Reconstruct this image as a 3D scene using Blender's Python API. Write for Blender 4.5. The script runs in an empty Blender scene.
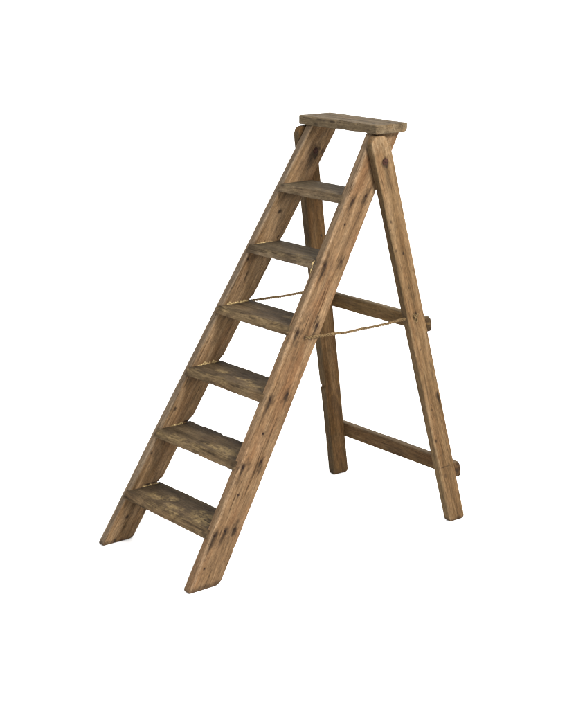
import bpy, bmesh, math
import numpy as np

scene = bpy.context.scene
COL = scene.collection

# ------------------------------------------------------------------ numbers of the ladder (metres)
A = 0.6081            # lean of the front frame (x per z)
SW = 0.1386           # stile depth measured level
Y0, SS, ST = 0.2957, 0.0724, 0.0299      # stile outer face at floor, splay, thickness
Z1, DZ, TT = 0.1993, 0.22, 0.0284        # first tread top, spacing, thickness
XR0, AR = 1.1958, 0.2105                 # rear leg front edge at floor, lean
WR0, WR1 = 0.0802, 0.0068                # rear leg depth
YR0, SR, TR = 0.3641, 0.0939, 0.0300     # rear leg outer face, splay, thickness
TOPZ, TOPT = 1.5452, 0.0331
CA = 1.0 / math.sqrt(1 + A * A)
CR = 1.0 / math.sqrt(1 + AR * AR)

# ------------------------------------------------------------------ noise
def _hash(i, j, k, seed):
    h = (i.astype(np.uint32) * np.uint32(374761393) + j.astype(np.uint32) * np.uint32(668265263)
         + k.astype(np.uint32) * np.uint32(2147483647) + np.uint32((seed * 2654435761) & 0xffffffff))
    h = (h ^ (h >> np.uint32(13))) * np.uint32(1274126177)
    h = (h ^ (h >> np.uint32(16))) * np.uint32(2246822519)
    h = h ^ (h >> np.uint32(15))
    return h.astype(np.float64) / 4294967295.0

def noise(x, y, z, seed=0):
    x, y, z = np.broadcast_arrays(np.asarray(x, float), np.asarray(y, float), np.asarray(z, float))
    xi, yi, zi = np.floor(x), np.floor(y), np.floor(z)
    fx, fy, fz = x - xi, y - yi, z - zi
    xi, yi, zi = xi.astype(np.int64), yi.astype(np.int64), zi.astype(np.int64)
    fx, fy, fz = [f * f * (3 - 2 * f) for f in (fx, fy, fz)]
    r = 0
    for a in (0, 1):
        for b in (0, 1):
            for c in (0, 1):
                w = (fx if a else 1 - fx) * (fy if b else 1 - fy) * (fz if c else 1 - fz)
                r = r + w * _hash(xi + a, yi + b, zi + c, seed)
    return r * 2 - 1

def fbm(x, y, z, seed=0, n=3):
    r, amp = 0, 1.0
    for k in range(n):
        r = r + amp * noise(np.asarray(x) * 2 ** k, np.asarray(y) * 2 ** k, np.asarray(z) * 2 ** k, seed + k)
        amp *= 0.5
    return r

def sstep(a, b, x):
    t = np.clip((x - a) / (b - a), 0, 1)
    return t * t * (3 - 2 * t)

# ------------------------------------------------------------------ object helpers
def link(name, me, mat, parent=None):
    o = bpy.data.objects.new(name, me)
    COL.objects.link(o)
    if mat:
        me.materials.append(mat)
    if parent:
        o.parent = parent
    return o

def mesh_np(name, verts, faces, attrs=None, smooth=True):
    me = bpy.data.meshes.new(name)
    me.from_pydata(verts.tolist(), [], faces)
    me.update()
    bm = bmesh.new(); bm.from_mesh(me)
    bmesh.ops.recalc_face_normals(bm, faces=bm.faces)
    bm.to_mesh(me); bm.free()
    if smooth:
        me.polygons.foreach_set('use_smooth', [True] * len(me.polygons))
    for k, a in (attrs or {}).items():
        if a.ndim == 2:
            at = me.attributes.new(k, 'FLOAT_VECTOR', 'POINT')
            at.data.foreach_set('vector', a.astype(np.float32).ravel())
        else:
            at = me.attributes.new(k, 'FLOAT', 'POINT')
            at.data.foreach_set('value', a.astype(np.float32).ravel())
    return me

def plank(name, parent, mat, u0, u1, vl, vr, t, mapf, locf, seed, step=0.004, rad=0.003, rad_end=0.004,
          corner=((0, 0), (0, 0)), warp=0.0008, rough=0.00032, chip=0.8, stain=None, wear=None, grey=None,
          nv=None, ends=(True, True), edge_add=(0, 0, 0, 0)):
    """A worn board: sections [vl(u), vr(u)] x [0, t] with rounded, nicked edges, swept from u0 to u1.
    corner = ((R at u0 for vl, vr), (R at u1 for vl, vr)) rounds the outline's own corners."""
    L = u1 - u0
    n = max(8, int(L / step))
    us = np.linspace(0, 1, n)
    # denser stations near the ends
    Rm = max(max(c) for c in corner) + 0.004
    extra = np.concatenate([np.linspace(0, Rm, 14) / L, 1 - np.linspace(0, Rm, 14) / L])
    us = np.unique(np.round(np.concatenate([us, extra]), 6))
    k = 5
    th = np.linspace(0, math.pi / 2, k)
    uu, inset = [], []
    e = rad_end
    for a in th[:-1]:
        uu.append(u0 + e * (1 - math.sin(a))); inset.append(e * (1 - math.cos(a)))
    uu = uu[::-1]; inset = inset[::-1]
    # start: from inset e at u0 to 0 at u0+e
    s_u = [u0 + e * (1 - math.cos(a)) for a in th[:-1]]
    s_i = [e * (1 - math.sin(a)) for a in th[:-1]]
    mid = u0 + us * L
    mid = mid[(mid > u0 + e) & (mid < u1 - e)]
    u = np.concatenate([s_u, mid, [u1 - (x - u0) for x in s_u[::-1]]])
    ins = np.concatenate([s_i, np.zeros(len(mid)), s_i[::-1]])
    VL = np.array(vl(u), float) * np.ones_like(u)
    VR = np.array(vr(u), float) * np.ones_like(u)
    for (RL, RR), base, sg in ((corner[0], u0, 1), (corner[1], u1, -1)):
        d = (u - base) * sg
        for R, which in ((RL, 0), (RR, 1)):
            if R > 0:
                dd = np.clip(R - d, 0, R)
                off = R - np.sqrt(np.maximum(R * R - dd * dd, 0))
                if which == 0: VL = VL + off
                else: VR = VR - off
    VL = VL + ins; VR = VR - ins
    bad = VR - VL < 0.002
    m = (VL + VR) / 2
    VL = np.where(bad, m - 0.001, VL); VR = np.where(bad, m + 0.001, VR)
    WL = ins.copy(); WR = t - ins
    # corner radius along the four long edges, nicked
    def rr(s):
        r = rad * (0.75 + 0.40 * noise(u * 12, 3.3, s, seed + 5) + 0.25 * noise(u * 90, 1.7, s, seed + 6))
        c = noise(u * 35, 9.1, s * 3.7, seed + 7)
        r = r + chip * rad * 1.6 * sstep(0.62, 0.9, c)
        return np.clip(r, 0.0008, np.minimum(np.minimum((VR - VL), (WR - WL)) * 0.45, 0.011))
    R4 = [np.minimum(rr(s) + ea, 0.45 * (WR - WL)) for s, ea in zip((0.5, 1.5, 2.5, 3.5), edge_add)]
    if nv is None:
        nv = max(6, int(np.median(VR - VL) / 0.004))
    nw = max(3, int(t / 0.005)); na = 4
    cv, cw, nvv, nww = [], [], [], []
    def add(v, w, a, b): cv.append(v); cw.append(w); nvv.append(np.full_like(v, a)); nww.append(np.full_like(w, b))
    corners = [(VR, WL, -1, 1, R4[0], -90), (VR, WR, -1, -1, R4[1], 0), (VL, WR, 1, -1, R4[2], 90), (VL, WL, 1, 1, R4[3], 180)]
    for ci, (V, W, sv, sw, R, ang) in enumerate(corners):
        for q in range(na):
            al = math.radians(ang + 90 * q / (na - 1))
            add(V + sv * R + R * math.cos(al), W + sw * R + R * math.sin(al), math.cos(al), math.sin(al))
        V2, W2, sv2, sw2, R2, ang2 = corners[(ci + 1) % 4]
        al = math.radians(ang + 90)
        pv0, pw0 = V + sv * R + R * math.cos(al), W + sw * R + R * math.sin(al)
        pv1, pw1 = V2 + sv2 * R2 + R2 * math.cos(al), W2 + sw2 * R2 + R2 * math.sin(al)
        cnt = nw if ci in (0, 2) else nv
        for q in range(1, cnt):
            f = q / cnt
            add(pv0 + (pv1 - pv0) * f, pw0 + (pw1 - pw0) * f, math.cos(al), math.sin(al))
    V = np.stack(cv, 1); W = np.stack(cw, 1); NV = np.stack(nvv, 1); NW = np.stack(nww, 1)
    U = np.repeat(u[:, None], V.shape[1], 1)
    # unevenness of the board
    low = fbm(U * 3, V * 10, W * 10, seed + 11, 2)
    fine = noise(U * 30, V * 320, W * 320, seed + 17) + 0.7 * noise(U * 90, V * 90, W * 90, seed + 19)
    ring = np.where(ins[:, None] > 0, 0.35, 1.0)
    d = (warp * low + rough * fine) * ring
    bow = warp * 1.5 * noise(u * 2.3, 0.3, 0.7, seed + 23)[:, None]
    V = V + NV * d + bow; W = W + NW * d
    # end caps: shrink the end rings to the middle
    ns, per = V.shape
    Us, Vs, Ws = [U], [V], [W]
    rows = [list(range(i * per, (i + 1) * per)) for i in range(ns)]
    cnt = ns * per
    for end, doit in ((0, ends[0]), (ns - 1, ends[1])):
        if not doit: continue
        newrows = []
        for f in (0.85, 0.6, 0.3, 0.02):
            vm, wm = (V[end].min() + V[end].max()) / 2, (W[end].min() + W[end].max()) / 2
            v_ = vm + (V[end] - vm) * f; w_ = wm + (W[end] - wm) * f
            u_ = U[end] + rough * 1.6 * noise(v_ * 160, w_ * 160, 0.5, seed + 31)
            Us.append(u_[None]); Vs.append(v_[None]); Ws.append(w_[None])
            newrows.append(list(range(cnt, cnt + per))); cnt += per
        rows = newrows[::-1] + rows if end == 0 else rows + newrows
    U = np.concatenate(Us); V = np.concatenate(Vs); W = np.concatenate(Ws)
    U, V, W = U.ravel(), V.ravel(), W.ravel()
    faces = []
    for a, b in zip(rows[:-1], rows[1:]):
        for j in range(per):
            j2 = (j + 1) % per
            faces.append((a[j], a[j2], b[j2], b[j]))
    faces.append(rows[0]); faces.append(rows[-1])
    P = np.stack(mapf(U, V, W), 1)
    lo = np.stack(locf(U, V, W), 1)
    z = np.zeros_like(U)
    at = {'loc': lo + np.array([seed * 1.37, seed * 0.731, seed * 0.417]),
          'stain': stain(lo, U, V, W) if stain else z,
          'wear': wear(lo, U, V, W) if wear else z,
          'grey': grey(lo, U, V, W) if grey else z}
    me = mesh_np(name, P, faces, at)
    return link(name, me, mat, parent)

def blot(lo, l, c, ll, cc, jit=0.25, seed=1):
    """soft oval mark on a board face"""
    q = np.sqrt(((lo[:, 0] - l) / ll) ** 2 + ((lo[:, 1] - c) / cc) ** 2)
    q = q + jit * noise(lo[:, 0] * 60, lo[:, 1] * 160, 0.2, seed)
    return 1 - sstep(0.35, 1.0, q)

def streak(lo, l, c, ln, wd, seed=1):
    """mark at (l, c) that runs ln down the grain and fades"""
    t = np.clip((l - lo[:, 0]) / ln, -0.25, 1)
    w = wd * (1.0 - 0.45 * np.clip(t, 0, 1))
    dc = np.abs(lo[:, 1] - c + 0.004 * noise(lo[:, 0] * 25, 1.2, seed, seed)) / w
    s = (1 - sstep(0.2, 1.0, dc)) * (1 - sstep(0.25, 1.0, t)) * sstep(-0.22, -0.02, t)
    return s * (0.75 + 0.25 * noise(lo[:, 0] * 40, lo[:, 1] * 300, 0.4, seed))

# ------------------------------------------------------------------ materials
def N(nt, typ, **kw):
    n = nt.nodes.new(typ)
    for k, v in kw.items():
        setattr(n, k, v)
    return n

def wood(name, dark, mid, light, red=(0.15, 0.06, 0.03), greyc=(0.13, 0.105, 0.08), wearc=(0.17, 0.135, 0.08),
         grey_base=0.15, crack=0.75, contrast=1.0, rough=0.7, spec=0.02, bump=0.85, grime=0.35, red_amt=0.5):
    m = bpy.data.materials.new(name); m.use_nodes = True
    nt = m.node_tree; nt.nodes.clear(); lk = nt.links.new
    out = N(nt, 'ShaderNodeOutputMaterial'); bs = N(nt, 'ShaderNodeBsdfPrincipled')
    lk(bs.outputs[0], out.inputs[0])
    at = N(nt, 'ShaderNodeAttribute', attribute_name='loc')
    def attr(nm):
        return N(nt, 'ShaderNodeAttribute', attribute_name=nm).outputs['Fac']
    def stretch(src, x, y):
        n = N(nt, 'ShaderNodeVectorMath', operation='MULTIPLY'); lk(src, n.inputs[0]); n.inputs[1].default_value = (x, y, y)
        return n.outputs[0]
    def nz(vec, detail=3, rough_=0.55, dist=0.0):
        n = N(nt, 'ShaderNodeTexNoise'); n.inputs['Scale'].default_value = 1; n.inputs['Detail'].default_value = detail
        n.inputs['Roughness'].default_value = rough_; n.inputs['Distortion'].default_value = dist
        lk(vec, n.inputs['Vector']); return n.outputs['Fac']
    def ramp(src, *stops):
        n = N(nt, 'ShaderNodeValToRGB'); cr = n.color_ramp
        while len(cr.elements) < len(stops): cr.elements.new(0.5)
        for e, (p, c) in zip(cr.elements, stops):
            e.position = p; e.color = (*c, 1) if isinstance(c, tuple) else (c, c, c, 1)
        lk(src, n.inputs[0]); return n.outputs[0]
    def mix(fac, a, b, blend='MIX'):
        n = N(nt, 'ShaderNodeMix', data_type='RGBA', blend_type=blend)
        if isinstance(fac, (int, float)): n.inputs[0].default_value = fac
        else: lk(fac, n.inputs[0])
        for s, i in ((a, 6), (b, 7)):
            if isinstance(s, tuple): n.inputs[i].default_value = (*s, 1)
            else: lk(s, n.inputs[i])
        return n.outputs[2]
    def mth(op, a, b, clamp=False):
        n = N(nt, 'ShaderNodeMath', operation=op, use_clamp=clamp)
        for s, i in ((a, 0), (b, 1)):
            if isinstance(s, (int, float)): n.inputs[i].default_value = s
            else: lk(s, n.inputs[i])
        return n.outputs[0]
    loc = at.outputs['Vector']
    # slow wander of the grain across the board
    n0 = N(nt, 'ShaderNodeTexNoise'); n0.inputs['Scale'].default_value = 1; n0.inputs['Detail'].default_value = 1
    lk(stretch(loc, 3.2, 11), n0.inputs['Vector'])
    off = N(nt, 'ShaderNodeVectorMath', operation='MULTIPLY_ADD')
    lk(n0.outputs['Color'], off.inputs[0]); off.inputs[1].default_value = (0.0, 0.030, 0.030); lk(loc, off.inputs[2])
    g = off.outputs[0]
    band = nz(stretch(g, 1.9, 34), 5, 0.6)
    fib = nz(stretch(g, 16, 330), 3, 0.65)
    blotch = nz(stretch(loc, 4.5, 17), 3, 0.6)
    blotch2 = nz(stretch(loc, 14, 34), 4, 0.65)
    crk = nz(stretch(g, 4.0, 150), 3, 0.55)
    pit = nz(stretch(loc, 150, 260), 2, 0.6)
    w = 0.17 / contrast
    col = ramp(band, (0.5 - w, dark), (0.5, mid), (0.5 + w, light))
    col = mix(mth('MULTIPLY', ramp(blotch, (0.46, 0.0), (0.66, 1.0)), red_amt), col, red)
    gf = mth('ADD', mth('MULTIPLY', attr('grey'), 0.75), mth('MULTIPLY', ramp(blotch2, (0.42, 0.0), (0.68, 1.0)), grey_base), True)
    col = mix(gf, col, mix(ramp(band, (0.35, 0.0), (0.65, 1.0)), tuple(c * 0.7 for c in greyc), tuple(c * 1.2 for c in greyc)))
    wf = mth('MULTIPLY', attr('wear'), ramp(nz(stretch(loc, 55, 120), 4, 0.7), (0.42, 0.05), (0.53, 1.0)))
    col = mix(wf, col, wearc)
    col = mix(0.72, col, ramp(fib, (0.30, 0.45), (0.5, 1.0), (0.70, 1.5)), 'MULTIPLY')
    col = mix(0.62, col, ramp(nz(stretch(loc, 70, 150), 5, 0.8), (0.34, 0.55), (0.5, 1.0), (0.66, 1.4)), 'MULTIPLY')
    ck = ramp(crk, (0.31, 1.0), (0.375, 0.0))
    col = mix(mth('MULTIPLY', ck, crack), col, tuple(c * 0.25 for c in dark))
    col = mix(mth('MULTIPLY', ramp(nz(stretch(loc, 22, 50), 5, 0.7), (0.52, 0.0), (0.72, 1.0)), grime), col, (0.020, 0.014, 0.009))
    col = mix(mth('MULTIPLY', ramp(pit, (0.285, 1.0), (0.325, 0.0)), 0.85), col, (0.018, 0.012, 0.008))
    sf = mth('MULTIPLY', mth('MULTIPLY', attr('stain'), 1.4, True), ramp(fib, (0.2, 1.0), (0.75, 0.7)), True)
    col = mix(sf, col, (0.008, 0.0055, 0.004))
    lk(col, bs.inputs['Base Color'])
    bs.inputs['Specular IOR Level'].default_value = spec
    rg = N(nt, 'ShaderNodeMapRange'); lk(blotch2, rg.inputs[0]); rg.inputs[3].default_value = rough - 0.12; rg.inputs[4].default_value = rough + 0.2
    lk(rg.outputs[0], bs.inputs['Roughness'])
    h = mth('ADD', mth('MULTIPLY', fib, 0.5), mth('MULTIPLY', band, 0.5))
    h = mth('SUBTRACT', h, mth('MULTIPLY', ck, 0.8))
    h = mth('SUBTRACT', h, mth('MULTIPLY', ramp(pit, (0.26, 1.0), (0.33, 0.0)), 0.5))
    bp = N(nt, 'ShaderNodeBump'); bp.inputs['Strength'].default_value = bump; bp.inputs['Distance'].default_value = 0.0016
    lk(h, bp.inputs['Height']); lk(bp.outputs[0], bs.inputs['Normal'])
    return m

def plain(name, c1, c2, scale, rough=0.7, metal=0.0, bump=0.3, spec=0.03):
    m = bpy.data.materials.new(name); m.use_nodes = True
    nt = m.node_tree; bs = nt.nodes['Principled BSDF']
    tc = N(nt, 'ShaderNodeTexCoord'); n = N(nt, 'ShaderNodeTexNoise'); n.inputs['Scale'].default_value = scale; n.inputs['Detail'].default_value = 5
    nt.links.new(tc.outputs['Object'], n.inputs['Vector'])
    r = N(nt, 'ShaderNodeValToRGB'); r.color_ramp.elements[0].position = 0.35; r.color_ramp.elements[1].position = 0.65
    r.color_ramp.elements[0].color = (*c1, 1); r.color_ramp.elements[1].color = (*c2, 1)
    nt.links.new(n.outputs['Fac'], r.inputs[0]); nt.links.new(r.outputs[0], bs.inputs['Base Color'])
    bs.inputs['Roughness'].default_value = rough; bs.inputs['Metallic'].default_value = metal
    bs.inputs['Specular IOR Level'].default_value = spec
    b = N(nt, 'ShaderNodeBump'); b.inputs['Strength'].default_value = bump; b.inputs['Distance'].default_value = 0.002
    nt.links.new(n.outputs['Fac'], b.inputs['Height']); nt.links.new(b.outputs[0], bs.inputs['Normal'])
    return m

K = 0.350
def C3(r, g, b): return (r * K * 1.03, g * K * 0.965, b * K * 0.87)
M_STILE = wood('worn_pine', C3(0.122, 0.075, 0.041), C3(0.202, 0.130, 0.073), C3(0.295, 0.203, 0.123), red=C3(0.190, 0.102, 0.052),
               greyc=C3(0.195, 0.148, 0.104), grey_base=0.25, grime=0.35, wearc=C3(0.36, 0.26, 0.175), red_amt=0.75)
M_LEFT = wood('worn_pine_dusty', C3(0.135, 0.084, 0.043), C3(0.228, 0.149, 0.082), C3(0.325, 0.222, 0.130), red=C3(0.195, 0.110, 0.055),
              greyc=C3(0.205, 0.165, 0.125), grey_base=0.3, grime=0.4, wearc=C3(0.33, 0.24, 0.155))
M_LEG = wood('brown_deal', C3(0.120, 0.073, 0.036), C3(0.190, 0.124, 0.066), C3(0.255, 0.175, 0.102), red=C3(0.155, 0.086, 0.042),
             greyc=C3(0.130, 0.096, 0.056), grey_base=0.25, crack=0.5, grime=0.35, wearc=C3(0.30, 0.22, 0.14))
M_LEG_SHADE = wood('shaded_brown_deal', C3(0.075, 0.041, 0.016), C3(0.122, 0.072, 0.032), C3(0.160, 0.100, 0.050), red=C3(0.105, 0.052, 0.022),
              greyc=C3(0.085, 0.068, 0.044), grey_base=0.2, crack=0.5, grime=0.35)  # darker copy of the leg wood: the left leg's shade is put into its colour
M_TREAD = wood('grimy_tread_wood', C3(0.110, 0.080, 0.045), C3(0.182, 0.135, 0.080), C3(0.250, 0.188, 0.114), red=C3(0.150, 0.092, 0.050),
               greyc=C3(0.084, 0.063, 0.042), wearc=C3(0.30, 0.225, 0.12), grey_base=0.2, crack=0.6, grime=0.35, contrast=0.8, red_amt=0.5)
M_TREADU = wood('dusty_tread_wood', C3(0.098, 0.073, 0.045), C3(0.160, 0.122, 0.080), C3(0.210, 0.165, 0.113), red=C3(0.115, 0.076, 0.046),
               greyc=C3(0.115, 0.093, 0.065), wearc=C3(0.24, 0.185, 0.11), grey_base=0.25, crack=0.6, grime=0.45, contrast=0.9, red_amt=0.4)
M_TOP = wood('weathered_top_wood', C3(0.085, 0.065, 0.040), C3(0.150, 0.117, 0.076), C3(0.205, 0.163, 0.110), red=C3(0.115, 0.080, 0.050),
             greyc=C3(0.150, 0.121, 0.083), wearc=C3(0.23, 0.155, 0.085), grey_base=0.4, crack=0.8, grime=0.4, contrast=0.9, red_amt=0.3)
M_ROPE = plain('hemp_rope', (0.022, 0.013, 0.006), (0.115, 0.077, 0.038), 300, 0.9, 0, 0.6, 0.02)
M_IRON = plain('rusty_iron', (0.009, 0.0045, 0.0033), (0.030, 0.0135, 0.009), 140, 0.7, 0.0, 0.6)
M_NAIL = plain('blackened_iron', (0.005, 0.0035, 0.003), (0.016, 0.008, 0.005), 200, 0.7, 0.0, 0.4)
M_GLUE = plain('yellowed_glue', (0.05, 0.030, 0.012), (0.27, 0.20, 0.098), 130, 0.6, 0, 0.6)
M_WHITE = plain('white_studio_paper', (0.88, 0.88, 0.88), (0.90, 0.90, 0.90), 3, 0.9, 0, 0.0, 0.0)

# ------------------------------------------------------------------ the ladder
ladder = bpy.data.objects.new('stepladder', None); COL.objects.link(ladder)
ladder.location = (0.6, 0, 0)
ladder['label'] = 'old brown wooden stepladder standing open, six grimy treads, small flat top and rope stays'
ladder['category'] = 'stepladder'
OX = 0.6           # parts are built relative to the empty

def stile_map(side):
    def f(U, V, W): return (A * U + V - OX, side * (Y0 - SS * U - W), U)
    return f
def stile_loc(U, V, W):
    x = A * U + V
    return ((A * x + U) * CA, (x - A * U) * CA, W)
def LC(x, z): return ((A * x + z) * CA, (x - A * z) * CA)

NAILS_R = [(0.816, 1.2792, 0.085, 0.0085), (0.881, 1.2906, 0.06, 0.009), (0.675, 1.0609, 0.085, 0.009), (0.751, 1.0657, 0.05, 0.009),
           (0.537, 0.8391, 0.07, 0.010), (0.626, 0.8516, 0.06, 0.0085), (0.399, 0.6192, 0.095, 0.0095), (0.476, 0.6232, 0.06, 0.009),
           (0.266, 0.4006, 0.05, 0.009), (0.346, 0.4037, 0.06, 0.0085), (0.129, 0.1831, 0.085, 0.010), (0.174, 0.1881, 0.10, 0.0115), (0.216, 0.1845, 0.045, 0.010)]
SMALL_R = [(0.776, 1.1986, .005), (0.362, 0.5034, .005), (0.077, 0.0750, .0045), (0.239, 0.3063, .0045), (0.840, 1.2333, .0025)]
LEFTM = [(0.784, 1.1947, .013, .006), (0.778, 1.0942, .009, .005), (0.640, 1.0254, .009, .006), (0.321, 0.4850, .010, .006),
         (0.218, 0.3293, .007, .004), (0.115, 0.0948, .009, .006), (0.061, 0.0121, .012, .006), (0.70, 1.12, .006, .003)]

def stain_right(lo, U, V, W):
    out = W < 0.006
    s = np.zeros_like(U)
    for i, (x, z, ln, wd) in enumerate(NAILS_R):
        l, c = LC(x, z)
        f = 0.75 + 0.5 * ((i * 37) % 11) / 10
        s = np.maximum(s, 0.95 * streak(lo, l + 0.006, c, ln * 1.2 * f, wd * 1.15, i + 3))
        s = np.maximum(s, 0.4 * blot(lo, l - 0.01, c, 0.045 * f, 0.018 * f, 0.9, i + 70))
        s = np.maximum(s, 1.0 * blot(lo, l - 0.003, c, 0.021 * f, 0.0095 * f ** 0.5, 0.40, i))
    for i, (x, z, r) in enumerate(SMALL_R):
        l, c = LC(x, z)
        s = np.maximum(s, 0.75 * blot(lo, l, c, r * 1.7, r * 1.4, 0.2, i + 40))
        s = np.maximum(s, 0.35 * streak(lo, l, c, 0.04, r * 1.2, i + 60))
    l, c = LC(0.5698, 0.8167)
    s = np.maximum(s, 0.9 * blot(lo, l, c, 0.013, 0.009, 0.2, 77))
    # drip lines and worn foot
    s = np.maximum(s, 0.40 * streak(lo, *LC(0.70, 1.05), 0.22, 0.006, 91))
    s = np.maximum(s, 0.35 * streak(lo, *LC(0.86, 1.25), 0.30, 0.005, 92))
    s = np.maximum(s, 0.30 * streak(lo, *LC(0.45, 0.58), 0.25, 0.004, 93))
    s = s * out
    foot = (1 - sstep(0.004, 0.022, U + 0.008 * noise(V * 60, W * 60, 0.3, 5)))
    return np.clip(np.maximum(s, 0.5 * foot), 0, 1)

def stain_shade_left(lo, U, V, W):
    inn = W > ST - 0.006
    s = np.zeros_like(U)
    for i, (x, z, a, b) in enumerate(LEFTM):
        l, c = LC(x, z)
        s = np.maximum(s, 0.85 * blot(lo, l, c, a * 1.2, b * 1.3, 0.35, i))
    l, c = LC(0.947, 1.4107)
    s = np.maximum(s, 0.92 * blot(lo, l - 0.004, c, 0.036, 0.026, 0.35, 9))
    s = np.maximum(s, 0.85 * streak(lo, l - 0.01, c - 0.004, 0.13, 0.030, 10))
    s = np.maximum(s, 0.5 * blot(lo, l + 0.01, c + 0.034, 0.018, 0.012, 0.5, 21))
    for i in range(6):                                    # streaky stain and painted-in shade under every tread housing
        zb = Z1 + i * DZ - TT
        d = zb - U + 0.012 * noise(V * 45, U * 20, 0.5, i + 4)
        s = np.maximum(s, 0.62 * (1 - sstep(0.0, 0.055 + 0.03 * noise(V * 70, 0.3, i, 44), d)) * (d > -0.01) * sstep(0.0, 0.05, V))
    for i, (x0, x1) in enumerate([(0.065, 0.120), (0.085, 0.125)]):
        z = Z1 + i * DZ
        q = np.abs(U - z - 0.0045 - 0.10 * (V - x0)) / (0.0040 + 0.002 * noise(V * 90, 0.2, i, 3))
        s = np.maximum(s, 0.95 * (1 - sstep(0.4, 1.0, q)) * sstep(x0 - 0.01, x0 + 0.01, V) * (1 - sstep(x1, x1 + 0.01, V)))
    s = s * inn
    foot = (1 - sstep(0.003, 0.018, U + 0.008 * noise(V * 60, W * 60, 0.3, 6)))
    return np.clip(np.maximum(s, 0.5 * foot), 0, 1)

def grey_front_r(lo, U, V, W):
    return grey_front(lo, U, V, W) * (0.35 + 0.6 * sstep(0.7, 1.3, U))
def grey_front(lo, U, V, W):
    return (1 - sstep(0.003, 0.010, V + 0.004 * noise(U * 8, W * 40, 0.1, 8))) * 0.95
def wear_front_r(lo, U, V, W):      # pale rubbed arris along the front edge of the outer face
    return 0.75 * np.exp(-((V - 0.010 - 0.006 * noise(U * 6, 0.2, 0.4, 12)) / 0.006) ** 2) * (W < 0.008) * sstep(-0.2, 0.5, noise(U * 5, 0.7, 0.2, 13) + 0.25)
def wear_front_l(lo, U, V, W):
    return 0.55 * np.exp(-((V - 0.007) / 0.006) ** 2) * (W > ST - 0.01) * sstep(-0.4, 0.5, noise(U * 7, 0.7, 0.2, 14))

def vr_left(u):
    v = np.full_like(u, SW)
    for i, (dp, h) in enumerate([(0.017, 0.020), (0.016, 0.022), (0.010, 0.024), (0.011, 0.022), (0.004, 0.012)]):
        z = Z1 + i * DZ
        d = u - z
        v = v - dp * (d > -0.008) * np.clip(1 - d / h, 0, 1) ** 0.6
    return v

stile_r = plank('stile', ladder, M_STILE, 0.0, 1.512, lambda u: 0 * u, lambda u: 0 * u + SW, ST, stile_map(-1), stile_loc, 3,
                rad=0.0026, corner=((0.016, 0.022), (0, 0)), stain=stain_right, wear=wear_front_r, grey=grey_front_r, step=0.0035)
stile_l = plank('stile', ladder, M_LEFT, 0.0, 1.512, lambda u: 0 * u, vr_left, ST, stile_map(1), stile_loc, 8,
                rad=0.0024, corner=((0.014, 0.016), (0, 0)), stain=stain_shade_left, wear=wear_front_l, grey=grey_front, step=0.0035)
stile_r['label'] = 'reddish tan stile with rows of dark nails and streaks'

# nails, knocked slightly below the face
def disc(name, parent, mat, P, nrm, r, h, n=14, dome=0.3, squash=1.0, seed=0):
    nrm = np.array(nrm) / np.linalg.norm(nrm)
    a = np.cross(nrm, [0.3, 0.1, 0.95]); a /= np.linalg.norm(a); b = np.cross(nrm, a)
    vs, rows = [], []
    prof = [(1.0, -h), (1.0, 0.0), (0.9, h * 0.35), (0.6, h * (0.35 + dome)), (0.25, h * (0.4 + dome)), (0.02, h * (0.4 + dome))]
    for k, (f, z) in enumerate(prof):
        row = []
        for i in range(n):
            t = 2 * math.pi * i / n
            q = 1 + 0.10 * float(noise(math.cos(t) * 1.5 + seed, math.sin(t) * 1.5, k * 0.4, seed))
            row.append(len(vs)); vs.append(np.array(P) + (a * math.cos(t) * squash + b * math.sin(t)) * r * f * q + nrm * z)
        rows.append(row)
    fs = [(x[i], x[(i + 1) % n], y[(i + 1) % n], y[i]) for x, y in zip(rows[:-1], rows[1:]) for i in range(n)]
    fs += [rows[0], rows[-1]]
    return link(name, mesh_np(name, np.array(vs), fs), mat, parent)

for i, (x, z, ln, wd) in enumerate(NAILS_R):
    y = -(Y0 - SS * z)
    disc('nail', stile_r, M_NAIL, (x - OX, y - 0.0003, z), (0, -1, -SS), 0.0055 + 0.0012 * ((i * 7) % 3) / 2, 0.0008, squash=0.75, seed=i)
for i, (x, z, r) in enumerate(SMALL_R[:4]):
    y = -(Y0 - SS * z)
    disc('nail', stile_r, M_NAIL, (x - OX, y - 0.0002, z), (0, -1, -SS), r * 0.8, 0.0010, seed=i + 30)

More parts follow.
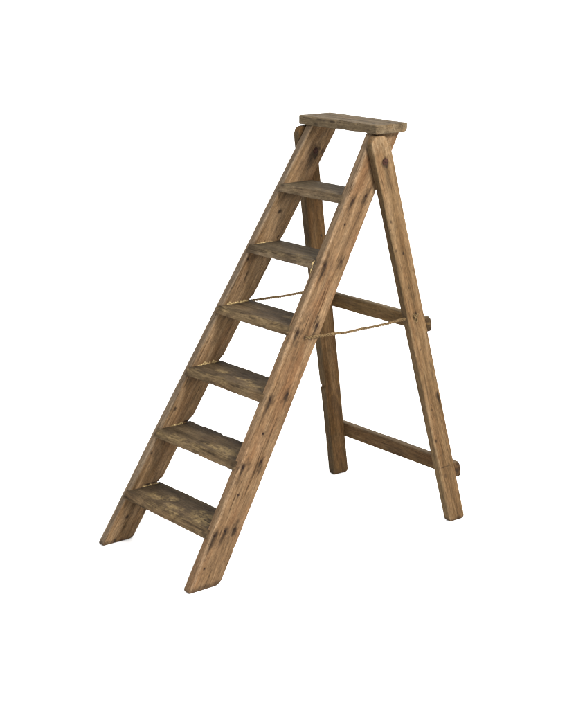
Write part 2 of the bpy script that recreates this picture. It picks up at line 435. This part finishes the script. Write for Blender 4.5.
# treads, housed half way into the stiles and a touch proud of their front edges
PATCH = {0: [(0.13, 0.045, 0.055, 0.030), (0.08, 0.075, 0.05, 0.022), (-0.13, 0.06, 0.07, 0.040), (-0.19, 0.03, 0.05, 0.03), (0.0, 0.03, 0.06, 0.02)],
         1: [(-0.10, 0.045, 0.08, 0.030), (-0.15, 0.03, 0.05, 0.025), (-0.04, 0.03, 0.05, 0.012)],
         2: [(-0.06, 0.055, 0.07, 0.022), (-0.13, 0.035, 0.07, 0.025), (0.1, 0.06, 0.05, 0.02)],
         3: [(-0.1, 0.08, 0.05, 0.02)], 4: [(-0.1, 0.02, 0.07, 0.014)], 5: [(-0.05, 0.02, 0.08, 0.010)]}
for i in range(6):
    zt = Z1 + i * DZ
    zb = zt - TT
    half = Y0 - SS * (zt - TT / 2) - ST * 0.52
    seed = 20 + i * 3
    def vl(u, seed=seed): return -0.0035 + 0.0016 * noise(u * 9, 0.2, 0.3, seed) + 0.0010 * noise(u * 40, 0.2, 0.3, seed + 1)
    def vr(u, seed=seed, i=i):
        v = SW + 0.004 + 0.0012 * noise(u * 12, 0.2, 0.6, seed + 2)
        if i == 1: v = v - 0.008 * np.exp(-((u - 0.02) / 0.018) ** 2)
        if i < 4: v = v + 0.004
        return v
    def tmap(U, V, W, zb=zb): return (A * (zb + W) + V - OX, U, zb + W)
    def tloc(U, V, W): return (U, V, W)
    def twear(lo, U, V, W, i=i, seed=seed):
        s = np.zeros_like(U)
        for k, (u_, v_, a, b) in enumerate(PATCH[i]):
            q = np.sqrt(((U - u_) / a) ** 2 + ((V - v_) / b) ** 2) + 0.45 * fbm(U * 40, V * 60, 0.3, seed + k, 2)
            s = np.maximum(s, 1 - sstep(0.45, 1.1, q))
        top = W > TT - 0.006
        s = s * top * (0.85 if i < 3 else 0.5)
        edge = (1 - sstep(0.0, 0.010, V + 0.006 * noise(U * 40, W * 60, 0.2, seed + 9))) * sstep(-0.3, 0.4, noise(U * 22, W * 60, 0.4, seed + 4)) * 0.55 * sstep(0.3, 0.6, W / TT)
        return np.clip(np.maximum(s, edge * (1.25 if i < 2 else 0.8)), 0, 1)
    def tstain(lo, U, V, W, i=i, seed=seed, half=half):
        # grimy line just below the nose, broken
        q = np.abs(W - (TT - 0.007) - 0.002 * noise(U * 30, 0.3, 0.4, seed)) / 0.0022
        s = 0.6 * (1 - sstep(0.3, 1.0, q)) * (V < 0.006) * sstep(-0.2, 0.3, noise(U * 14, 0.9, 0.1, seed + 6))
        d = 0.35 * sstep(0.25, 0.8, fbm(U * 12, V * 14, W * 20, seed + 8, 3))
        back = 0.45 * sstep(SW - 0.05, SW, V + 0.02 * noise(U * 12, V * 10, 0.2, seed + 2)) * sstep(-0.3, 0.3, noise(U * 6, 0.1, 0.6, seed + 12))
        j = 0.42 * sstep(half - 0.050, half - 0.012, np.abs(U) + 0.022 * noise(V * 50 + U * 20, W * 90, np.sign(U), seed + 30)) * sstep(-0.5, 0.4, noise(U * 60, V * 40, W * 120, seed + 34))
        return np.clip(np.maximum(np.maximum(np.maximum(s, d), back), j), 0, 0.8)
    def tgrey(lo, U, V, W, i=i, seed=seed):
        return sstep(TT - 0.003, TT - 0.0012, W + 0.0012 * noise(U * 30, V * 40, 0.3, seed + 15)) * (0.8 + 0.4 * noise(U * 7, V * 14, 0.2, seed + 16)) * 1.25 \
            + 0.25 * (W < TT - 0.003) * sstep(-0.2, 0.6, noise(U * 9, 0.2, W * 30, seed + 18))
    t = plank('tread', ladder, (M_TREAD if i < 4 else M_TREADU), -half, half, vl, vr, TT, tmap, tloc, seed, rad=0.0026, chip=1.1, warp=0.0009,
              stain=tstain, wear=twear, grey=tgrey, step=0.0035)
    # crumbly old glue along the left housing
    if i in (1, 2, 3, 4, 0):
        yj = Y0 - SS * zt - ST
        x0, x1 = {0: (0.055, 0.135), 1: (0.045, 0.105), 2: (0.030, 0.130), 3: (0.022, 0.128), 4: (0.02, 0.10)}[i]
        rbig = {0: 0.0032, 1: 0.0050, 2: 0.0058, 3: 0.0055, 4: 0.0014}[i]
        n, kk = 70, 10
        vs, rows = [], []
        for a in range(n):
            f = a / (n - 1)
            r = rbig * (0.55 + 0.6 * max(-0.6, float(noise(f * 14, 0.2, i, 7))) + 0.35 * float(noise(f * 45, 0.2, i, 8))) * min(1, f * 9 + .1, (1 - f) * 7 + .1)
            row = []
            for b in range(kk):
                al = 2 * math.pi * b / kk
                q = r * (1 + 0.4 * float(noise(f * 50, math.cos(al) * 2, math.sin(al) * 2 + i, 9)))
                x = A * zt + x0 + (x1 - x0) * f
                row.append(len(vs)); vs.append((x - OX, yj - 0.0008 + q * math.cos(al), zt + 0.0008 + q * 1.5 * math.sin(al)))
            rows.append(row)
        fs = [(x[j], x[(j + 1) % kk], y[(j + 1) % kk], y[j]) for x, y in zip(rows[:-1], rows[1:]) for j in range(kk)] + [rows[0], rows[-1]]
        link('glue_bead', mesh_np('glue_bead', np.array(vs), fs), M_GLUE, t)
    if i == 4:      # yellow run of glue at the right end of the nose
        vs, rows = [], []
        n, kk = 40, 10
        for a in range(n):
            f = a / (n - 1)
            z = zt - 0.002 - 0.042 * f
            r = (0.0042 * (1 - 0.4 * f)) * (0.7 + 0.6 * float(noise(f * 9, 0.3, 0.1, 5))) * min(1, f * 7 + .15, (1 - f) * 6 + .15)
            y = -(Y0 - SS * z - ST) + 0.002 + 0.003 * float(noise(f * 6, 0.8, 0.1, 6)) - 0.004 * f
            row = []
            for b in range(kk):
                al = 2 * math.pi * b / kk
                q = r * (1 + 0.4 * float(noise(f * 30, math.cos(al) * 2, math.sin(al) * 2, 9)))
                row.append(len(vs)); vs.append((A * z - 0.0035 - OX - 0.3 * q * math.cos(al) , y + 1.1 * q * math.sin(al), z + 0.002 * math.cos(al)))
            rows.append(row)
        fs = [(x[j], x[(j + 1) % kk], y[(j + 1) % kk], y[j]) for x, y in zip(rows[:-1], rows[1:]) for j in range(kk)] + [rows[0], rows[-1]]
        link('glue_bead', mesh_np('glue_bead', np.array(vs), fs), M_GLUE, t)

# the flat top
def topmap(U, V, W): return (0.909 + V - OX, U, TOPZ - TOPT + W)
def top_wear(lo, U, V, W):
    end = (np.abs(U) > 0.215) * 0.6 * sstep(-0.3, 0.5, noise(U * 40, V * 30, W * 40, 3))
    q = np.sqrt(((U - 0.03) / 0.06) ** 2 + ((V - 0.09) / 0.03) ** 2) + 0.4 * fbm(U * 30, V * 40, 0, 6, 2)
    return np.clip(np.maximum(end, 0.35 * (1 - sstep(0.4, 1.1, q)) * (W > 0.02)), 0, 1)
def top_stain(lo, U, V, W):
    s = np.zeros_like(U)
    for k, (u_, v_) in enumerate([(-0.168, 0.035), (-0.172, 0.105), (0.165, 0.04), (0.172, 0.11)]):
        q = np.sqrt(((U - u_) / 0.012) ** 2 + ((V - v_) / 0.008) ** 2)
        s = np.maximum(s, 0.85 * (1 - sstep(0.4, 1.1, q)) * (W > 0.02))
    q = np.abs(W - 0.026 + 0.0025 * noise(U * 20, 0.3, 0.4, 33)) / 0.002
    s = np.maximum(s, 0.75 * (1 - sstep(0.3, 1.0, q)) * (V < 0.006) * sstep(0.0, 0.3, noise(U * 16, 0.2, 0.1, 4)))
    q = np.sqrt(((U - 0.12) / 0.02) ** 2 + ((W - 0.008) / 0.008) ** 2)
    s = np.maximum(s, 0.5 * (1 - sstep(0.3, 1.0, q)) * (V < 0.01))
    return s
top = plank('platform', ladder, M_TOP, -0.2253, 0.2253, lambda u: 0.0018 * noise(u * 14, 0, 0, 50) + 0.0012 * noise(u * 50, 0, 0, 51),
            lambda u: 0.1575 + 0.0032 * noise(u * 9, 0, 0, 52), TOPT, topmap, lambda U, V, W: (U, V, W), 60, rad=0.0036, rad_end=0.005, chip=1.5, edge_add=(0.011, 0.001, 0.0005, 0.001),
            corner=((0.005, 0.016), (0.007, 0.010)), stain=top_stain, wear=top_wear, step=0.003, warp=0.0013)
top['label'] = 'grey weathered flat top board'

# rear legs
def leg_map(side):
    def f(U, V, W): return (XR0 - AR * U + V - OX, side * (YR0 - SR * U - W), U)
    return f
def leg_loc(U, V, W):
    return ((U - AR * (V - AR * U)) * CR, V * CR, W)
def leg_vr(u): return WR0 + WR1 * u
def leg_vl_left(u):
    d = np.abs(u - 0.414) / 0.011
    return 0.0085 * np.clip(1 - d, 0, 1) ** 0.7
def LR(x, z):
    V = x - (XR0 - AR * z)
    return ((z - AR * (V - AR * z)) * CR, V * CR)
LEGM = [(0.961, 1.1932, .010, .005, .8), (1.015, 1.0710, .008, .004, .85), (0.979, 1.0847, .008, .005, .6), (0.956, 1.1644, .007, .004, .7), (1.080, 0.6990, .006, .004, .9),
        (1.140, 0.3355, .012, .004, .8), (1.160, 0.5039, .030, .006, .8), (1.126, 0.4596, .006, .003, .7), (1.122, .478, .005, .003, .7), (1.13, .44, .005, .003, .6),
        (1.128, .425, .004, .003, .6), (1.02, .98, .007, .003, .5), (1.035, .94, .006, .003, .7), (1.182, .19, .010, .008, .35)]
def stain_leg(lo, U, V, W):
    out = W < 0.007
    s = np.zeros_like(U)
    for i, (x, z, a, b, k) in enumerate(LEGM):
        l, c = LR(x, z)
        s = np.maximum(s, k * blot(lo, l, c, a, b * 1.2, 0.35, i + 2))
    l, c = LR(0.945, 1.412)
    s = np.maximum(s, 0.85 * blot(lo, l - 0.004, c, 0.030, 0.022, 0.25, 15))
    s = np.maximum(s, 0.50 * streak(lo, l - 0.01, c, 0.12, 0.022, 16))
    l, c = LR(1.059, 0.8276)
    s = np.maximum(s, 0.85 * blot(lo, l, c + 0.004, 0.024, 0.013, 0.4, 17))
    s = np.maximum(s, 0.35 * streak(lo, l, c, 0.12, 0.004, 18))
    # saw line across the foot
    q = np.abs(U - 0.224 - 0.10 * (V - 0.033) - 0.002 * noise(V * 60, 0.1, 0.2, 4)) / 0.003
    s = np.maximum(s, 0.75 * (1 - sstep(0.2, 1.0, q)) * sstep(0.004, 0.02, V) * (1 - sstep(0.05, 0.062, V)) * sstep(-0.6, 0.3, noise(V * 50, .1, .7, 9)))
    s = s * out
    foot = (1 - sstep(0.003, 0.016, U + 0.008 * noise(V * 60, W * 60, 0.3, 6)))
    return np.clip(np.maximum(s, 0.5 * foot), 0, 1)
def stain_legl(lo, U, V, W):
    inn = W > TR - 0.006
    l, c = LR(1.035, 1.0629)
    s = 0.9 * blot(lo, l, c, 0.008, 0.005, 0.2, 3) * inn
    s = np.maximum(s, 0.35 * sstep(0.3, 0.8, fbm(U * 9, V * 30, W * 30, 5, 3)))
    return np.clip(s, 0, 1)
def grey_leg(lo, U, V, W):
    return (1 - sstep(0.002, 0.008, V + 0.003 * noise(U * 9, W * 30, 0.3, 3))) * 0.8
def leg_wear(lo, U, V, W):
    return 0.5 * np.exp(-((V - 0.006) / 0.004) ** 2) * (W < 0.008) * sstep(-0.2, 0.6, noise(U * 7, 0.2, 0.9, 31)) + \
        0.6 * (W < 0.008) * sstep(1.43, 1.47, U + 0.03 * noise(V * 50, U * 20, 0.1, 3))
leg_r = plank('rear_leg', ladder, M_LEG, 0.0, 1.506, lambda u: 0 * u, leg_vr, TR, leg_map(-1), leg_loc, 90, rad=0.0026, rad_end=0.004,
              corner=((0.011, 0.016), (0.044, 0.034)), stain=stain_leg, grey=grey_leg, wear=leg_wear, step=0.0035)
leg_l = plank('rear_leg', ladder, M_LEG_SHADE, 0.0, 1.506, leg_vl_left, leg_vr, TR, leg_map(1), leg_loc, 97, rad=0.0026, rad_end=0.004,
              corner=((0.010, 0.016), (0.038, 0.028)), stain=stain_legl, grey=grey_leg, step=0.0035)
leg_l['label'] = 'rear leg with shade painted into its colour and a notch in its front edge'

# cross rails screwed to the back of the rear legs
def rail(zt, h, th, seed, mat):
    zm = zt - h / 2
    ye = YR0 - SR * zm + 0.0015
    def rmap(U, V, W):
        z = zt - h + V
        return (XR0 - AR * z + WR0 + WR1 * z - 0.0012 + W - OX, U, z)
    def rstain(lo, U, V, W):
        return 0.6 * (np.abs(U) > ye - 0.008) * sstep(-0.5, 0.3, noise(V * 90, W * 90, 0.2, seed)) + 0.25 * sstep(0.3, 0.8, fbm(U * 6, V * 30, W * 30, seed, 2))
    def rgrey(lo, U, V, W): return 0.9 * sstep(h - 0.006, h - 0.002, V)
    return plank('cross_rail', ladder, mat, -ye, ye, lambda u: 0.001 * noise(u * 5, 0, 0, seed), lambda u: h + 0.0012 * noise(u * 6, 0.4, 0, seed), th, rmap,
                 lambda U, V, W: (U, V, W), seed, rad=0.0032, rad_end=0.006, corner=((0.012, 0.013), (0.010, 0.010)), stain=rstain, grey=rgrey, edge_add=(0, 0.006, 0.007, 0), step=0.004, warp=0.0009)
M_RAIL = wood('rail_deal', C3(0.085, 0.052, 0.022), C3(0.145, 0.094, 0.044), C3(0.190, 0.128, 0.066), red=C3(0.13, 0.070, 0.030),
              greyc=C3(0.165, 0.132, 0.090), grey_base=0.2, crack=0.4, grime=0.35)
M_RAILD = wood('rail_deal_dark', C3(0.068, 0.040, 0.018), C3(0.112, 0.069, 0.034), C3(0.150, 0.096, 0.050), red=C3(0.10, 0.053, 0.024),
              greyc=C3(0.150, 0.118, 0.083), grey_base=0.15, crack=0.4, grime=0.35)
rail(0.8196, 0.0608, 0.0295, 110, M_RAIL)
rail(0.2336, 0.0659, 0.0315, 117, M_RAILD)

# pivot bolts through leg and stile, rusty heads showing on both faces
def bolt(side):
    x, z = 0.946, 1.412
    yo, yi = YR0 - SR * z, Y0 - SS * z - ST
    n, vs, rows = 28, [], []
    prof = [(0.001, yo + 0.0045), (0.006, yo + 0.0042), (0.0115, yo + 0.0026), (0.0135, yo + 0.0005), (0.0138, yo - 0.004), (0.008, yo - 0.004),
            (0.008, yi + 0.004), (0.0120, yi + 0.004), (0.0118, yi - 0.0008), (0.0095, yi - 0.0026), (0.004, yi - 0.0032), (0.001, yi - 0.0032)]
    for k, (r, y) in enumerate(prof):
        row = []
        for i in range(n):
            t = 2 * math.pi * i / n
            q = r * (1 + 0.05 * float(noise(math.cos(t) * 2, math.sin(t) * 2, k * 0.2, 3)))
            row.append(len(vs)); vs.append((x - OX + q * math.cos(t), side * (y + 0.0006 * float(noise(math.cos(t) * r * 300, math.sin(t) * r * 300, k, 8))), z + q * math.sin(t)))
        rows.append(row)
    fs = [(a[i], a[(i + 1) % n], b[(i + 1) % n], b[i]) for a, b in zip(rows[:-1], rows[1:]) for i in range(n)] + [rows[0], rows[-1]]
    link('pivot_bolt', mesh_np('pivot_bolt', np.array(vs), fs), M_IRON, ladder)
bolt(-1); bolt(1)

# rope stays, laid in three strands
def strand_tube(path, radius, k=7, seed=0):
    path = np.array(path); n = len(path)
    tan = np.gradient(path, axis=0); tan /= np.linalg.norm(tan, axis=1)[:, None]
    up = np.array([0.13, 0.21, 0.97]); a = np.cross(tan, up); a /= np.linalg.norm(a, axis=1)[:, None]; b = np.cross(tan, a)
    vs = []
    for j in range(k):
        al = 2 * math.pi * j / k
        rr = radius * (1 + 0.22 * noise(np.arange(n) * 0.21, j * 0.9, 0.3, seed))
        vs.append(path + (a * math.cos(al) + b * math.sin(al)) * rr[:, None])
    vs = np.stack(vs, 1).reshape(-1, 3)
    fs = [(i * k + j, i * k + (j + 1) % k, (i + 1) * k + (j + 1) % k, (i + 1) * k + j) for i in range(n - 1) for j in range(k)]
    fs += [list(range(k)), list(range((n - 1) * k, n * k))]
    return vs, fs
def rope(P, Q, sag, seed, knot):
    P, Q = np.array(P), np.array(Q)
    t = np.linspace(0, 1, 420)[:, None]
    c = P + (Q - P) * t; c[:, 2] -= sag * 4 * (t * (1 - t))[:, 0]
    c[:, 1] += 0.002 * noise(t[:, 0] * 9, 0.1, 0.4, seed); c[:, 2] += 0.002 * noise(t[:, 0] * 8, 0.5, 0.4, seed + 1)
    c[:, 1] += -np.sign(P[1]) * 0.016 * np.exp(-t[:, 0] / 0.006)          # bends into its hole in the stile
    L = np.linalg.norm(Q - P)
    tan = np.gradient(c, axis=0); tan /= np.linalg.norm(tan, axis=1)[:, None]
    a = np.cross(tan, [0.1, 0.2, 0.97]); a /= np.linalg.norm(a, axis=1)[:, None]; b = np.cross(tan, a)
    V, F = [], []
    def put(v, f):
        o = sum(len(x) for x in V)
        V.append(v); F.extend([tuple(i + o for i in q) for q in f])
    for s in range(3):
        ph = 2 * math.pi * (t[:, 0] * L / 0.034) + 2 * math.pi * s / 3
        put(*strand_tube(c + (a * np.cos(ph)[:, None] + b * np.sin(ph)[:, None]) * 0.0032, 0.0025, 8, seed + s))
    rng = np.random.default_rng(seed)
    for h in range(70):                                  # loose fibres standing off the rope
        i = rng.integers(8, 410); d = rng.normal(size=3); d /= np.linalg.norm(d)
        q = [c[i] + d * 0.004 + (d * f + tan[i] * f * rng.uniform(-1, 1.5)) * rng.uniform(0.003, 0.009) for f in (0, 0.5, 1)]
        put(*strand_tube(q, 0.00035, 3, seed))
    if knot:                                             # the end is knotted against the outer face of the leg
        K = np.array(knot); tt = np.linspace(0, 1, 150)
        w = 2 * math.pi * tt
        kp = K + np.stack([0.0085 * (np.sin(w) + 1.4 * np.sin(2 * w)) * 0.55, 0.0042 * np.sin(3 * w), 0.0125 * (np.cos(w) - 1.4 * np.cos(2 * w)) * 0.62], 1)
        put(*strand_tube(kp, 0.0034, 8, seed + 9))
        for h in range(9):
            d = np.array([rng.normal() * 0.5, knot[1] / abs(knot[1]) * 0.25, rng.uniform(-1, 0.9)])
            q = [K + d * f * rng.uniform(0.012, 0.02) for f in (0, 0.5, 1)]
            put(*strand_tube(q, 0.0008, 4, seed))
    link('rope_stay', mesh_np('rope_stay', np.concatenate(V), F), M_ROPE, ladder)
zr = 0.8276
rope((0.5700 - OX, -(Y0 - SS * 0.8167) - 0.0035, 0.8167), (1.059 - OX, -(YR0 - SR * zr) + 0.010, zr), 0.009, 5,
     (1.060 - OX, -(YR0 - SR * zr) - 0.004, zr))
rope((0.5700 - OX, (Y0 - SS * 0.850) + 0.0055, 0.850), (1.059 - OX, (YR0 - SR * 0.832) - 0.010, 0.832), 0.001, 6,
     (1.060 - OX, (YR0 - SR * 0.832) + 0.004, 0.832))

# ------------------------------------------------------------------ white studio sweep
YAW, PITCH = 0.8986, -0.2632
cx, cy, cz = -2.7934, -4.3648, 2.1887
fx, fy = math.cos(YAW), math.sin(YAW)
prof = [(-7.5, 0.0), (-2, 0), (0, 0), (2.0, 0.0)]
R = 2.0
for k in range(1, 25):
    t = math.pi / 2 * k / 24
    prof.append((2.0 + R * math.sin(t), R * (1 - math.cos(t))))
prof.append((4.0, 6.5))
vs, fs = [], []
for (d, z) in prof:
    for w in (-9.0, -3.0, 3.0, 9.0):
        vs.append((0.6 + fx * d - fy * w, fy * d + fx * w, z - 0.0012))
for r in range(len(prof) - 1):
    for c in range(3):
        fs.append((r * 4 + c, r * 4 + c + 1, r * 4 + c + 5, r * 4 + c + 4))
floor = link('floor', mesh_np('floor', np.array(vs), fs), M_WHITE)
floor['kind'] = 'structure'
floor['label'] = 'plain white floor sweeping up into a white background'

# ------------------------------------------------------------------ light
world = bpy.data.worlds.new('World'); scene.world = world; world.use_nodes = True
bg = world.node_tree.nodes['Background']; bg.inputs[0].default_value = (1.0, 1.0, 1.0, 1); bg.inputs[1].default_value = 2.5

def lamp(name, loc, target, size, power, color=(1, 1, 1)):
    l = bpy.data.lights.new(name, 'AREA'); l.shape = 'DISK'; l.size = size; l.energy = power; l.color = color
    o = bpy.data.objects.new(name, l); COL.objects.link(o); o.location = loc
    import mathutils
    o.rotation_euler = (mathutils.Vector(target) - mathutils.Vector(loc)).to_track_quat('-Z', 'Y').to_euler()
    return o
lamp('key_softbox', (0.9, -4.6, 4.2), (0.6, 0, 0.8), 1.6, 880, (1.0, 0.97, 0.93))

# ------------------------------------------------------------------ camera
cam = bpy.data.cameras.new('camera'); co = bpy.data.objects.new('camera', cam); COL.objects.link(co)
co.location = (cx, cy, cz)
co.rotation_euler = (math.pi / 2 + PITCH, 0, YAW - math.pi / 2)
cam.sensor_fit = 'VERTICAL'; cam.sensor_height = 24.0
cam.lens = 24.0 * 1538.7532 / 709.0
cam.clip_start = 0.05; cam.clip_end = 200
scene.camera = co
scene.render.resolution_x, scene.render.resolution_y = 832, 1024
vs_ = scene.view_settings
vs_.view_transform = 'Standard'; vs_.look = 'None'; vs_.exposure = 0; vs_.gamma = 1; vs_.use_curve_mapping = False
scene.cycles.max_bounces = 8
